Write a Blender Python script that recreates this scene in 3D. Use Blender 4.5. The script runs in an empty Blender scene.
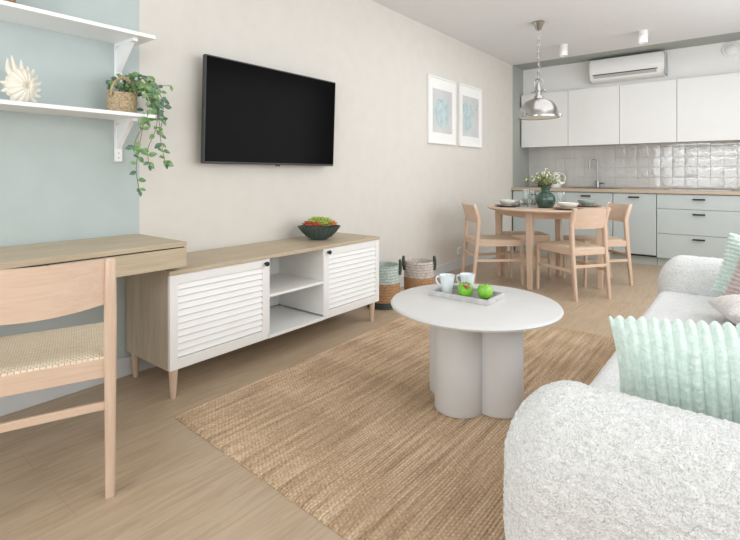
import bpy, bmesh, math, random
from mathutils import Vector, Matrix, noise
random.seed(7)
PI = math.pi
S = bpy.context.scene
COL = S.collection

# ------------------------------------------------------------------ materials
def lin(c):
    return tuple(((v/255)/12.92 if v/255 <= .04045 else ((v/255+.055)/1.055)**2.4) for v in c) + (1,)

class NT:
    def __init__(s, name):
        s.m = bpy.data.materials.new(name); s.m.use_nodes = True
        s.n = s.m.node_tree.nodes; s.l = s.m.node_tree.links
        s.b = s.n['Principled BSDF']
    def add(s, t, **kw):
        n = s.n.new(t)
        for k, v in kw.items():
            if k in n.inputs: n.inputs[k].default_value = v
            else: setattr(n, k, v)
        return n
    def link(s, a, b): s.l.new(a, b)
    def coord(s, scale=(1, 1, 1), rot=(0, 0, 0)):
        t = s.add('ShaderNodeTexCoord'); m = s.add('ShaderNodeMapping')
        m.inputs['Scale'].default_value = scale; m.inputs['Rotation'].default_value = rot
        s.link(t.outputs['Object'], m.inputs['Vector'])
        return m.outputs['Vector']
    def ramp(s, fac, cols):
        r = s.add('ShaderNodeValToRGB')
        e = r.color_ramp.elements
        e[0].position, e[0].color = cols[0][0], lin(cols[0][1])
        e[1].position, e[1].color = cols[-1][0], lin(cols[-1][1])
        for p, c in cols[1:-1]:
            k = e.new(p); k.color = lin(c)
        s.link(fac, r.inputs['Fac'])
        return r.outputs['Color']
    def bump(s, h, strength=.3, dist=.002, prev=None):
        b = s.add('ShaderNodeBump'); b.inputs['Strength'].default_value = strength
        b.inputs['Distance'].default_value = dist
        s.link(h, b.inputs['Height'])
        if prev is not None: s.link(prev, b.inputs['Normal'])
        s.link(b.outputs['Normal'], s.b.inputs['Normal'])
        return b.outputs['Normal']

def plain(name, rgb, rough=.5, metal=0, var=5, scale=8, bump=0, bscale=200, coat=0, spec=.5):
    t = NT(name)
    v = t.coord()
    n = t.add('ShaderNodeTexNoise', Scale=scale, Detail=3.0); t.link(v, n.inputs['Vector'])
    c = t.ramp(n.outputs['Fac'], [(.3, tuple(max(0, x-var) for x in rgb)), (.7, tuple(min(255, x+var) for x in rgb))])
    t.link(c, t.b.inputs['Base Color'])
    t.b.inputs['Roughness'].default_value = rough
    t.b.inputs['Metallic'].default_value = metal
    t.b.inputs['Coat Weight'].default_value = coat
    t.b.inputs['Specular IOR Level'].default_value = spec
    if bump:
        n2 = t.add('ShaderNodeTexNoise', Scale=bscale, Detail=2.0); t.link(v, n2.inputs['Vector'])
        t.bump(n2.outputs['Fac'], bump, .001)
    return t.m

def wood(name, rgb, dark, axis=0, rough=.5, grain=1.0):
    t = NT(name)
    sc = [14*grain]*3; sc[axis] = 1.1*grain
    v = t.coord(tuple(sc))
    n = t.add('ShaderNodeTexNoise', Scale=2.2, Detail=6.0, Distortion=1.2); t.link(v, n.inputs['Vector'])
    sc2 = [90]*3; sc2[axis] = 3
    v2 = t.coord(tuple(sc2))
    n2 = t.add('ShaderNodeTexNoise', Scale=2.0, Detail=2.0); t.link(v2, n2.inputs['Vector'])
    mx = t.add('ShaderNodeMix', data_type='FLOAT'); mx.inputs[0].default_value = .35
    t.link(n.outputs['Fac'], mx.inputs[2]); t.link(n2.outputs['Fac'], mx.inputs[3])
    c = t.ramp(mx.outputs[0], [(.3, dark), (.68, rgb)])
    t.link(c, t.b.inputs['Base Color'])
    t.b.inputs['Roughness'].default_value = rough
    t.bump(mx.outputs[0], .08, .001)
    return t.m

M = {}
M['wall'] = plain('warm_wall_paint', (217, 213, 206), .9, bump=.04, var=2)
M['sage'] = plain('sage_wall_paint', (186, 197, 196), .9, bump=.04, var=2)
M['green_paint'] = plain('niche_green_paint', (170, 174, 168), .9, var=2)
M['ceiling'] = plain('ceiling_paint', (228, 228, 228), .95, var=1)
M['white'] = plain('white_lacquer', (238, 238, 236), .4, var=1)
M['white_shelf'] = plain('white_shelf_board', (245, 246, 247), .4, var=1)
M['cab_white'] = plain('matt_white_front', (232, 232, 230), .45, var=1)
M['bulk_white'] = plain('painted_white_panel', (238, 238, 236), .6, var=1)
M['cab_sage'] = plain('grey_green_front', (188, 196, 195), .45, var=1)
M['base_white'] = plain('baseboard_paint', (212, 215, 217), .6, var=1)
M['beech_z'] = wood('beech_upright', (216, 192, 171), (201, 174, 152), 2, .45)
M['beech_x'] = wood('beech_lengthwise', (217, 193, 172), (203, 175, 153), 0, .45)
M['beech_y'] = wood('beech_deep', (217, 193, 172), (203, 175, 153), 1, .45)
M['oak_y'] = wood('pale_oak_top', (200, 185, 160), (178, 160, 134), 1, .5)
M['oak_z'] = wood('pale_oak_side', (198, 186, 168), (174, 158, 138), 2, .5)
M['oak_x'] = wood('worktop_oak', (198, 182, 162), (176, 157, 136), 0, .45)
M['black'] = plain('black_metal', (28, 29, 30), .45, var=3)
M['black_gloss'] = plain('black_glass_screen', (3, 3, 4), .2, var=1, spec=.05)
M['tv_frame'] = plain('dark_grey_plastic', (52, 54, 55), .45, var=2)
M['table_grey'] = plain('light_grey_lacquer', (214, 213, 212), .3, var=1)
M['pillar_grey'] = plain('light_grey_pillar', (212, 212, 212), .5, var=1)
M['chrome'] = plain('polished_chrome', (178, 176, 173), .2, 1, var=4)
M['steel'] = plain('brushed_steel', (160, 160, 158), .28, 1, var=6)
M['porcelain'] = plain('bluish_porcelain', (226, 233, 238), .2, var=2, coat=.4)
M['cream_ceramic'] = plain('cream_ceramic', (230, 224, 210), .65, var=4)
M['kitchen_ceramic'] = plain('white_enamel', (232, 232, 230), .25, var=2)
M['dark_plate'] = plain('dark_stoneware', (84, 84, 78), .5, var=8)
M['brown_plate'] = plain('taupe_stoneware', (140, 122, 110), .5, var=8)
M['mat_linen'] = plain('linen_mat', (190, 184, 168), .9, var=10, bump=.3)
M['bowl_white'] = plain('glazed_offwhite', (226, 225, 214), .3, var=4)
M['bowl_green'] = plain('glazed_sage', (154, 168, 160), .3, var=6)
M['dark_green'] = plain('dark_green_glaze', (62, 80, 78), .4, var=10, coat=.3)
M['charcoal'] = plain('charcoal_rope', (66, 72, 66), .85, var=10, bump=.4)
M['leaf'] = plain('leaf_green', (112, 150, 92), .5, var=30, scale=40)
M['leaf_dark'] = plain('leaf_blue_green', (84, 118, 98), .5, var=24, scale=40)
M['leaf_light'] = plain('leaf_light', (150, 168, 96), .55, var=22, scale=60)
M['stem'] = plain('stem_brown', (120, 116, 76), .7, var=10)
M['blossom'] = plain('white_blossom', (236, 238, 222), .7, var=6)
M['succ_green'] = plain('succulent_green', (164, 182, 84), .5, var=24, scale=60)
M['succ_red'] = plain('succulent_red', (178, 78, 52), .5, var=30, scale=60)
M['succ_orange'] = plain('succulent_orange', (206, 122, 62), .5, var=24, scale=60)
M['paper'] = plain('picture_mount', (242, 242, 240), .8, var=1)
M['art_grey'] = plain('print_grey', (206, 208, 208), .8, var=6, scale=6)
M['art_teal'] = plain('print_teal', (188, 206, 207), .8, var=12, scale=14)
M['art_dark'] = plain('print_dark', (96, 106, 106), .8, var=6)
M['ac_grey'] = plain('grey_plastic', (178, 178, 176), .5, var=2)
M['socket'] = plain('socket_plastic', (236, 236, 234), .35, var=1)
M['napkin'] = plain('linen_napkin', (176, 178, 170), .9, var=10, bump=.3)
M['window_white'] = plain('window_frame_white', (240, 240, 240), .4, var=1)
M['light_warm'] = plain('lamp_reflector', (240, 238, 230), .4, var=1)

def glass(name, rgb=(255, 255, 255)):
    t = NT(name); t.n.remove(t.b)
    out = t.n['Material Output']
    tr = t.add('ShaderNodeBsdfTransparent'); tr.inputs['Color'].default_value = lin(rgb)
    gl = t.add('ShaderNodeBsdfGlossy'); gl.inputs['Roughness'].default_value = .05
    lw = t.add('ShaderNodeLayerWeight'); lw.inputs['Blend'].default_value = .35
    mp = t.add('ShaderNodeMath', operation='MULTIPLY_ADD'); mp.inputs[1].default_value = .55; mp.inputs[2].default_value = .06
    t.link(lw.outputs['Facing'], mp.inputs[0])
    mx = t.add('ShaderNodeMixShader'); t.link(mp.outputs[0], mx.inputs[0]); t.link(tr.outputs[0], mx.inputs[1]); t.link(gl.outputs[0], mx.inputs[2])
    t.link(mx.outputs[0], out.inputs['Surface'])
    return t.m
M['glass'] = glass('clear_glass', (250, 252, 251))
M['green_glass'] = plain('green_vase_glass', (44, 76, 62), .12, var=12, scale=30, coat=.5)
def shelled():
    t = NT('apple_skin'); v = t.coord()
    n = t.add('ShaderNodeTexNoise', Scale=28.0, Detail=2.0); t.link(v, n.inputs['Vector'])
    c = t.ramp(n.outputs['Fac'], [(.3, (112, 180, 50)), (.6, (136, 196, 70))])
    t.link(c, t.b.inputs['Base Color']); t.b.inputs['Roughness'].default_value = .25
    return t.m
M['apple'] = shelled()
def apple_red():
    t = NT('apple_skin_blush'); v = t.coord((1, 1, 1))
    n = t.add('ShaderNodeTexNoise', Scale=26.0, Detail=3.0); t.link(v, n.inputs['Vector'])
    sep = t.add('ShaderNodeSeparateXYZ'); t.link(v, sep.inputs[0])
    ma = t.add('ShaderNodeMath', operation='MULTIPLY'); ma.inputs[1].default_value = 7.0
    t.link(sep.outputs['Z'], ma.inputs[0])
    ad = t.add('ShaderNodeMath', operation='ADD'); t.link(n.outputs['Fac'], ad.inputs[0]); t.link(ma.outputs[0], ad.inputs[1])
    c = t.ramp(ad.outputs[0], [(.66, (116, 190, 54)), (.72, (132, 60, 40))])
    t.link(c, t.b.inputs['Base Color']); t.b.inputs['Roughness'].default_value = .25
    return t.m
M['apple_blush'] = apple_red()

def floor_mat():
    t = NT('oak_floor_boards')
    v = t.coord((1, 1, 1), (0, 0, PI/2))
    br = t.add('ShaderNodeTexBrick', Scale=1.0)
    br.offset = .37; br.inputs['Brick Width'].default_value = 1.6; br.inputs['Row Height'].default_value = .19
    br.inputs['Mortar Size'].default_value = .0016; br.inputs['Mortar Smooth'].default_value = .3
    br.inputs['Color1'].default_value = lin((190, 170, 146)); br.inputs['Color2'].default_value = lin((185, 165, 140))
    br.inputs['Mortar'].default_value = lin((176, 155, 131))
    t.link(v, br.inputs['Vector'])
    v2 = t.coord((24, 2.2, 1))
    n = t.add('ShaderNodeTexNoise', Scale=1.5, Detail=8.0, Distortion=1.6); t.link(v2, n.inputs['Vector'])
    g = t.ramp(n.outputs['Fac'], [(.35, (230, 224, 218)), (.62, (255, 255, 255))])
    mx = t.add('ShaderNodeMix', data_type='RGBA', blend_type='MULTIPLY'); mx.inputs[0].default_value = .75
    t.link(br.outputs['Color'], mx.inputs[6]); t.link(g, mx.inputs[7])
    t.link(mx.outputs[2], t.b.inputs['Base Color'])
    t.b.inputs['Roughness'].default_value = .42
    t.bump(n.outputs['Fac'], .05, .001)
    return t.m
M['floor'] = floor_mat()

def rug_mat():
    t = NT('woven_jute')
    v = t.coord((30, 1.5, 1))
    n = t.add('ShaderNodeTexNoise', Scale=1.6, Detail=6.0); t.link(v, n.inputs['Vector'])
    v3 = t.coord((160, 90, 1))
    n3 = t.add('ShaderNodeTexNoise', Scale=1.0, Detail=2.0); t.link(v3, n3.inputs['Vector'])
    mx = t.add('ShaderNodeMix', data_type='FLOAT'); mx.inputs[0].default_value = .45
    t.link(n.outputs['Fac'], mx.inputs[2]); t.link(n3.outputs['Fac'], mx.inputs[3])
    c = t.ramp(mx.outputs[0], [(.33, (150, 122, 94)), (.5, (198, 170, 138)), (.66, (226, 203, 176))])
    v4 = t.coord((1, 1, 1), (0, 0, PI/2))
    br = t.add('ShaderNodeTexBrick', Scale=1.0)
    br.inputs['Brick Width'].default_value = .017; br.inputs['Row Height'].default_value = .0125
    br.inputs['Mortar Size'].default_value = .0022; br.inputs['Mortar Smooth'].default_value = 1.0
    br.inputs['Color1'].default_value = (1, 1, 1, 1); br.inputs['Color2'].default_value = (.86, .86, .86, 1); br.inputs['Mortar'].default_value = (.5, .46, .42, 1)
    t.link(v4, br.inputs['Vector'])
    mc = t.add('ShaderNodeMix', data_type='RGBA', blend_type='MULTIPLY'); mc.inputs[0].default_value = .75
    t.link(c, mc.inputs[6]); t.link(br.outputs['Color'], mc.inputs[7])
    t.link(mc.outputs[2], t.b.inputs['Base Color'])
    t.b.inputs['Roughness'].default_value = .95
    t.bump(n3.outputs['Fac'], .7, .004)
    return t.m
M['rug'] = rug_mat()

def boucle():
    t = NT('white_boucle')
    v = t.coord()
    vo = t.add('ShaderNodeTexVoronoi', Scale=190.0); t.link(v, vo.inputs['Vector'])
    n = t.add('ShaderNodeTexNoise', Scale=130.0, Detail=4.0, Distortion=2.0); t.link(v, n.inputs['Vector'])
    c = t.ramp(n.outputs['Fac'], [(.35, (202, 203, 202)), (.5, (236, 237, 236))])  # crevices between the curls darkened in the colour, like shade
    t.link(c, t.b.inputs['Base Color'])
    t.b.inputs['Roughness'].default_value = 1
    t.b.inputs['Sheen Weight'].default_value = .3
    p = t.bump(vo.outputs['Distance'], .7, -.004)
    t.bump(n.outputs['Fac'], .8, .005, p)
    return t.m
M['boucle'] = boucle()

def plush(name, rgb, rgb2):
    t = NT(name); v = t.coord()
    n = t.add('ShaderNodeTexNoise', Scale=60.0, Detail=4.0, Distortion=1.0); t.link(v, n.inputs['Vector'])
    c = t.ramp(n.outputs['Fac'], [(.35, rgb2), (.62, rgb)])
    t.link(c, t.b.inputs['Base Color']); t.b.inputs['Roughness'].default_value = 1
    t.b.inputs['Sheen Weight'].default_value = .5
    n2 = t.add('ShaderNodeTexNoise', Scale=220.0, Detail=3.0); t.link(v, n2.inputs['Vector'])
    t.bump(n2.outputs['Fac'], .6, .004)
    return t.m
M['mint'] = plush('mint_plush', (222, 238, 231), (202, 222, 213))
M['mauve'] = plush('mauve_plush', (204, 190, 186), (184, 168, 165))
M['greige_fur'] = plush('greige_fur', (222, 216, 212), (196, 188, 184))

def weave(name, a, b, sx, sy, sz, bump=.8, rowh=.5):
    t = NT(name); v = t.coord((sx, sy, sz))
    br = t.add('ShaderNodeTexBrick', Scale=1.0)
    br.inputs['Brick Width'].default_value = 1.0; br.inputs['Row Height'].default_value = rowh
    br.inputs['Mortar Size'].default_value = .09; br.inputs['Mortar Smooth'].default_value = .8
    br.inputs['Color1'].default_value = lin(a); br.inputs['Color2'].default_value = lin(tuple(int(x*.95) for x in a))
    br.inputs['Mortar'].default_value = lin(b)
    n = t.add('ShaderNodeTexNoise', Scale=14.0, Detail=2.0)
    t.link(v, br.inputs['Vector'])
    t.link(br.outputs['Color'], t.b.inputs['Base Color']); t.b.inputs['Roughness'].default_value = .85
    inv = t.add('ShaderNodeMath', operation='SUBTRACT'); inv.inputs[0].default_value = 1
    t.link(br.outputs['Fac'], inv.inputs[1])
    t.bump(inv.outputs[0], bump, .003)
    return t.m
M['cord'] = weave('woven_paper_cord', (240, 226, 202), (178, 154, 122), 62, 70, 1, .8, .6)
M['cord_small'] = weave('woven_seat_cord', (224, 206, 182), (204, 180, 152), 50, 110, 1, .5)

def wicker(name, a, b, k=1.0):
    t = NT(name); v = t.coord()
    w = t.add('ShaderNodeTexNoise', Scale=90.0*k, Detail=3.0, Distortion=1.5); t.link(v, w.inputs['Vector'])
    c = t.ramp(w.outputs['Fac'], [(.35, b), (.62, a)])
    t.link(c, t.b.inputs['Base Color']); t.b.inputs['Roughness'].default_value = .9
    t.bump(w.outputs['Fac'], .8, .004)
    return t.m
M['seagrass'] = wicker('seagrass_weave', (200, 180, 148), (142, 120, 88))
M['wicker_nat'] = wicker('natural_wicker', (184, 146, 110), (150, 112, 78), .6)
M['wicker_mint'] = wicker('mint_weave', (194, 206, 198), (156, 172, 164), .6)
M['wicker_grey'] = wicker('grey_pink_weave', (206, 198, 190), (170, 158, 150), .6)
M['concrete'] = plain('whitewashed_tray', (194, 193, 192), .7, var=12, scale=30, bump=.2)
M['tray_in'] = plain('grey_tray_bottom', (140, 136, 132), .7, var=14, scale=30)

def tile_mat():
    t = NT('zellige_glaze'); v = t.coord()
    n = t.add('ShaderNodeTexNoise', Scale=4.0, Detail=2.0); t.link(v, n.inputs['Vector'])
    c = t.ramp(n.outputs['Fac'], [(.3, (196, 195, 190)), (.7, (208, 207, 203))])
    t.link(c, t.b.inputs['Base Color']); t.b.inputs['Roughness'].default_value = .07
    t.b.inputs['Coat Weight'].default_value = 1.0; t.b.inputs['Coat Roughness'].default_value = .04
    n2 = t.add('ShaderNodeTexNoise', Scale=24.0, Detail=2.0, Distortion=.6); t.link(v, n2.inputs['Vector'])
    t.bump(n2.outputs['Fac'], .45, .006)
    return t.m
M['tile'] = tile_mat()
M['grout'] = plain('tile_grout', (190, 188, 183), .9, var=1)

# ------------------------------------------------------------------ mesh helpers
class MB:
    def __init__(s): s.bm = bmesh.new()
    def _merge(s, b2, mat=None):
        me = bpy.data.meshes.new('t'); b2.to_mesh(me); b2.free()
        if mat is not None: me.transform(mat)
        s.bm.from_mesh(me); bpy.data.meshes.remove(me)
    def box(s, x0, x1, y0, y1, z0, z1, bev=0.0, seg=2, mat=None):
        b = bmesh.new(); bmesh.ops.create_cube(b, size=1)
        for v in b.verts:
            v.co = Vector(((x0+x1)/2+v.co.x*(x1-x0), (y0+y1)/2+v.co.y*(y1-y0), (z0+z1)/2+v.co.z*(z1-z0)))
        if bev: bmesh.ops.bevel(b, geom=b.edges[:], offset=bev, segments=seg, profile=.5, affect='EDGES')
        s._merge(b, mat); return s
    def hexa(s, bot, top, bev=0.0):
        b = bmesh.new()
        vs = [b.verts.new(p) for p in list(bot)+list(top)]
        n = len(bot)
        b.faces.new(vs[:n][::-1]); b.faces.new(vs[n:])
        for i in range(n): b.faces.new((vs[i], vs[(i+1) % n], vs[n+(i+1) % n], vs[n+i]))
        bmesh.ops.recalc_face_normals(b, faces=b.faces[:])
        if bev: bmesh.ops.bevel(b, geom=b.edges[:], offset=bev, segments=2, profile=.5, affect='EDGES')
        s._merge(b); return s
    def lathe(s, prof, seg=32, c=(0, 0, 0), fn=None, mat=None):
        b = bmesh.new(); rings = []
        for r, z in prof:
            if r < 1e-6: rings.append([b.verts.new((0, 0, z))])
            else:
                ring = []
                for i in range(seg):
                    a = 2*PI*i/seg; rr = fn(r, z, a) if fn else r
                    ring.append(b.verts.new((rr*math.cos(a), rr*math.sin(a), z)))
                rings.append(ring)
        for A, B in zip(rings, rings[1:]):
            for i in range(seg):
                j = (i+1) % seg
                if len(A) == 1 and len(B) == 1: continue
                if len(A) == 1: b.faces.new((A[0], B[j], B[i]))
                elif len(B) == 1: b.faces.new((A[i], A[j], B[0]))
                else: b.faces.new((A[i], A[j], B[j], B[i]))
        bmesh.ops.recalc_face_normals(b, faces=b.faces[:])
        mm = Matrix.Translation(c)
        if mat is not None: mm = mm @ mat
        s._merge(b, mm); return s
    def tube(s, pts, r, seg=10, cap=True, closed=False, flat=1.0):
        pts = [Vector(p) for p in pts]; b = bmesh.new(); rings = []; n = len(pts)
        rs = r if isinstance(r, (list, tuple)) else [r]*n
        up = None
        for i, p in enumerate(pts):
            if closed: d = (pts[(i+1) % n]-pts[i-1])
            else: d = (pts[min(i+1, n-1)]-pts[max(i-1, 0)])
            d.normalize()
            if up is None:
                up = Vector((0, 0, 1)) if abs(d.z) < .9 else Vector((1, 0, 0))
            u = (up-d*up.dot(d))
            if u.length < 1e-4: u = d.orthogonal()
            u.normalize(); w = d.cross(u); up = u
            rings.append([b.verts.new(p+(u*math.cos(2*PI*k/seg)*flat+w*math.sin(2*PI*k/seg))*rs[i]) for k in range(seg)])
        m = n if closed else n-1
        for i in range(m):
            A, B = rings[i], rings[(i+1) % n]
            for k in range(seg):
                b.faces.new((A[k], A[(k+1) % seg], B[(k+1) % seg], B[k]))
        if cap and not closed:
            b.faces.new(rings[0][::-1]); b.faces.new(rings[-1])
        bmesh.ops.recalc_face_normals(b, faces=b.faces[:])
        s._merge(b); return s
    def ball(s, c, r, sc=(1, 1, 1), sub=2, rot=None):
        b = bmesh.new(); bmesh.ops.create_icosphere(b, subdivisions=sub, radius=r)
        m = Matrix.Translation(c)
        if rot is not None: m = m @ rot
        s._merge(b, m @ Matrix.Diagonal((*sc, 1))); return s
    def leaf(s, base, direction, L, W, normal=Vector((0, 0, 1)), curl=.15):
        d = Vector(direction).normalized(); n = Vector(normal)
        w = d.cross(n)
        if w.length < 1e-3: w = d.orthogonal()
        w.normalize(); n = w.cross(d)
        base = Vector(base); b = s.bm
        prof = [(0, .04), (.25, .75), (.5, 1), (.75, .7), (1, .02)]
        rows = []
        for t, k in prof:
            c = base+d*L*t-n*curl*L*t*t
            rows.append([b.verts.new(c-w*W*.5*k+n*W*.12*k), b.verts.new(c), b.verts.new(c+w*W*.5*k+n*W*.12*k)])
        for A, B in zip(rows, rows[1:]):
            b.faces.new((A[0], A[1], B[1], B[0])); b.faces.new((A[1], A[2], B[2], B[1]))
        return s
    def done(s, name, mat, parent=None, smooth=None, loc=None):
        me = bpy.data.meshes.new(name); s.bm.to_mesh(me); s.bm.free()
        if smooth is not None:
            me.shade_smooth()
            if smooth < 179: me.set_sharp_from_angle(angle=math.radians(smooth))
        me.materials.append(mat if not isinstance(mat, str) else M[mat])
        o = bpy.data.objects.new(name, me); COL.objects.link(o)
        if parent is not None: o.parent = parent
        if loc is not None: o.location = loc
        return o

def tag(o, label, cat, group=None, kind=None):
    o['label'] = label; o['category'] = cat
    if group: o['group'] = group
    if kind: o['kind'] = kind
    return o
def thing(name, label, cat, loc=(0, 0, 0), rz=0, group=None):
    o = bpy.data.objects.new(name, None); COL.objects.link(o); o.empty_display_size = .05
    o.location = loc; o.rotation_euler = (0, 0, rz)
    return tag(o, label, cat, group)
def struct(o, label=None, cat=None):
    o['kind'] = 'structure'
    if label: o['label'] = label; o['category'] = cat
    return o
def copy_tree(o, parent=None):
    c = o.copy(); COL.objects.link(c); c.parent = parent
    for ch in list(o.children): copy_tree(ch, c)
    return c

def rounded(half, rad, n=24, fn=None):
    """rounded box centred on 0: half extents, anisotropic corner radii"""
    b = bmesh.new(); bmesh.ops.create_cube(b, size=2)
    bmesh.ops.subdivide_edges(b, edges=b.edges[:], cuts=n, use_grid_fill=True)
    for v in b.verts:
        p = Vector([v.co[i]*half[i] for i in range(3)])
        # concentrate samples evenly; clamp to inner box
        q = Vector([max(-(half[i]-rad[i]), min(half[i]-rad[i], p[i])) for i in range(3)])
        d = Vector([(p[i]-q[i])/rad[i] for i in range(3)])
        if d.length > 1e-6: d.normalize()
        v.co = Vector([q[i]+d[i]*rad[i] for i in range(3)])
        if fn: v.co = fn(v.co, d)
    return b

def spline(P, n=8):
    P = [Vector(p) for p in P]; Q = [P[0]]+P+[P[-1]]; out = []
    for i in range(1, len(Q)-2):
        for k in range(n):
            t = k/n; a, b_, c, d = Q[i-1], Q[i], Q[i+1], Q[i+2]
            out.append(.5*((2*b_)+(-a+c)*t+(2*a-5*b_+4*c-d)*t*t+(-a+3*b_-3*c+d)*t**3))
    out.append(P[-1]); return out
# ------------------------------------------------------------------ room shell
RX, Y0, YP, YB, H = 3.6, -2.2, 6.46, 7.08, 2.6
MB().box(-.1, RX+.1, Y0-.1, YB+.1, -.1, 0).done('floor', 'floor')['kind'] = 'structure'
struct(bpy.data.objects['floor'], 'pale oak plank floor running towards the kitchen', 'floor')
struct(MB().box(-.1, RX+.1, Y0-.1, YP, H, H+.1).done('ceiling', 'ceiling'), 'plain light grey ceiling over the living area', 'ceiling')
struct(MB().box(-.1, RX+.1, YP, YB+.1, H, H+.1).done('ceiling_kitchen', 'green_paint'), 'grey green painted ceiling strip above the kitchen', 'ceiling')
wl = MB().box(-.1, 0, Y0-.1, 1.243, 0, H).done('wall_left_sage', 'sage'); struct(wl, 'pale blue green wall section behind the desk and shelves', 'wall')
wl = MB().box(-.1, 0, 1.243, YP, 0, H).done('wall_left', 'wall'); struct(wl, 'warm off white wall with the television and framed prints', 'wall')
wl = MB().box(-.1, 0, YP, YB+.1, 0, H).done('wall_left_niche', 'green_paint'); struct(wl, 'narrow grey green wall return beside the kitchen', 'wall')
struct(MB().box(0, RX, YB, YB+.1, 0, H).done('wall_back', 'grout'), 'wall behind the kitchen run', 'wall')

def wall_with_hole(name, axis, pos, a0, a1, h0, h1, z0, z1, L0, L1, th=.12):
    m = MB()
    def bx(u0, u1, w0, w1):
        if axis == 'x': m.box(pos, pos+th, u0, u1, w0, w1)
        else: m.box(u0, u1, pos-th, pos, w0, w1)
    bx(L0, a0, 0, H); bx(a1, L1, 0, H); bx(a0, a1, 0, z0); bx(a0, a1, z1, H)
    return m.done(name, 'wall')
struct(wall_with_hole('wall_right', 'x', RX, .6, 6.0, 0, 0, .5, 2.35, Y0-.1, YB+.1), 'off white wall behind the sofa with an added wide window', 'wall')
struct(wall_with_hole('wall_front', 'y', Y0, .45, 2.9, 0, 0, .35, 2.3, -.1, RX+.1), 'off white wall behind the camera with a glazed opening', 'wall')
def window(name, axis, pos, a0, a1, z0, z1, nb):
    m = MB(); t = .05
    def bx(u0, u1, w0, w1, d=.06):
        if axis == 'x': m.box(pos+.02, pos+.02+d, u0, u1, w0, w1, .004)
        else: m.box(u0, u1, pos-.02-d, pos-.02, w0, w1, .004)
    bx(a0, a1, z0, z0+t); bx(a0, a1, z1-t, z1); bx(a0, a0+t, z0, z1); bx(a1-t, a1, z0, z1)
    for i in range(1, nb):
        u = a0+(a1-a0)*i/nb; bx(u-.03, u+.03, z0, z1)
    fr = struct(m.done(name, 'window_white'), 'white framed window with tall panes', 'window')
window('window_1', 'y', Y0, .45, 2.9, .35, 2.3, 3)
window('added_window_2', 'x', RX, .6, 6.0, .5, 2.35, 5)  # unseen side window, added and widened to let light reach the kitchen
struct(MB().box(0, .014, Y0, YP, 0, .1, .003).done('baseboard_left', 'base_white'), 'pale grey baseboard along the long wall', 'baseboard')

# tiled splashback: individually tilted glazed squares kept in one mesh
def splash():
    b = MB(); bm = b.bm; ts = .131; g = .003
    z0, z1 = .9, 1.47
    nx = int(RX/ts)+1; nz = 5
    for i in range(nx):
        for k in range(nz):
            xa, xb = i*ts+g/2, min((i+1)*ts-g/2, RX)
            za, zb = z0+k*ts+g/2, min(z0+(k+1)*ts-g/2, z1)
            if xa >= RX-.01 or za >= z1-.01: continue
            tx, tz = random.gauss(0, .009), random.gauss(0, .009)
            bow = random.uniform(.0001, .0007)
            G = []
            for a in range(6):
                row = []
                for c in range(6):
                    u, w = a/5, c/5
                    x, z = xa+(xb-xa)*u, za+(zb-za)*w
                    e = min(u, 1-u, w, 1-w)
                    d = .004+(tx*(u-.5)+tz*(w-.5))*ts+bow*(1-(2*u-1)**2)*(1-(2*w-1)**2)+random.gauss(0, .0002)
                    if e < .01: d -= .0007
                    row.append(bm.verts.new((x, YB-d-.002, z)))
                G.append(row)
            for a in range(5):
                for c in range(5):
                    bm.faces.new((G[a][c], G[a+1][c], G[a+1][c+1], G[a][c+1]))
    return b.done('trim_1', 'tile', smooth=180)
struct(splash(), 'glossy off white square tiled splashback above the worktop', 'splashback')
struct(MB().box(0, RX, 6.86, YB, 2.21, H).done('trim_2', 'bulk_white'), 'white boxed panel between the wall cabinets and the ceiling', 'panel')

# ------------------------------------------------------------------ kitchen
YF = 6.42
edges = [.02, .644, 1.285, 1.748, 2.566, 3.2]
def handle(m, xc, z, w=.12): return m.box(xc-w/2, xc+w/2, YF-.03, YF-.019, z-.008, z+.012, .003)
info = [('grey green base cabinet at the left wall, behind the dining table', 'corner'),
        ('grey green base cabinet under the sink', 'sink'),
        ('narrow grey green base cabinet between the sink cabinet and the drawers', 'tall'),
        ('grey green three drawer unit under the hob', 'drawers'),
        ('grey green base cabinet at the right end of the worktop', 'end')]
for i, (lab, kind) in enumerate(info):
    x0, x1 = edges[i]+.002, edges[i+1]-.002
    r = thing('base_cabinet', lab, 'cabinet', (x0, YF, 0), 0, 'base cabinets of the kitchen')
    w = x1-x0
    MB().box(0, w, .02, .62, .1, .845).done('carcass', 'cab_sage', r)
    MB().box(0, w, .07, .09, 0, .1).done('plinth', 'cab_sage', r)
    def front(nm, z0, z1, hx, hz, inset=0):
        d = MB().box(.002, w-.002, 0, .018, z0, z1, .0015, 1).done(nm, 'cab_sage', r)
        MB().box(hx-.058, hx+.058, -.028, -.018, hz-.009, hz+.009, .002).box(hx-.05, hx-.042, -.02, .001, hz-.005, hz+.005).box(hx+.042, hx+.05, -.02, .001, hz-.005, hz+.005).done('handle', 'black', d)
    if kind == 'drawers':
        hx = 2.157-x0
        for z0, z1, hz in ((.676, .84, .79), (.389, .671, .622), (.104, .384, .342)): front('drawer', z0, z1, hx, hz)
    else:
        front('door', .125 if kind == 'tall' else .104, .84, w/2 if kind != 'sink' else .976-x0, .80)
        if kind == 'tall':
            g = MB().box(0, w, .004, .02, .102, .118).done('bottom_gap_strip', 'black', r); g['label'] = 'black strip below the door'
wt = tag(MB().box(.002, 3.2, YF-.02, YB-.008, .85, .89, .002).done('worktop', 'oak_x'), 'long oak kitchen worktop over the grey green cabinets', 'worktop')
ue = [.02, .668, 1.298, 1.917, 2.56, 3.2]
ul = ['white wall cabinet next to the left niche wall, behind the pendant lamp', 'second white wall cabinet from the niche wall, directly right of the pendant lamp',
      'white wall cabinet above the tap and under the air conditioner', 'white wall cabinet above the hob under the round vent', 'white wall cabinet at the far right end of the row']
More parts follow.
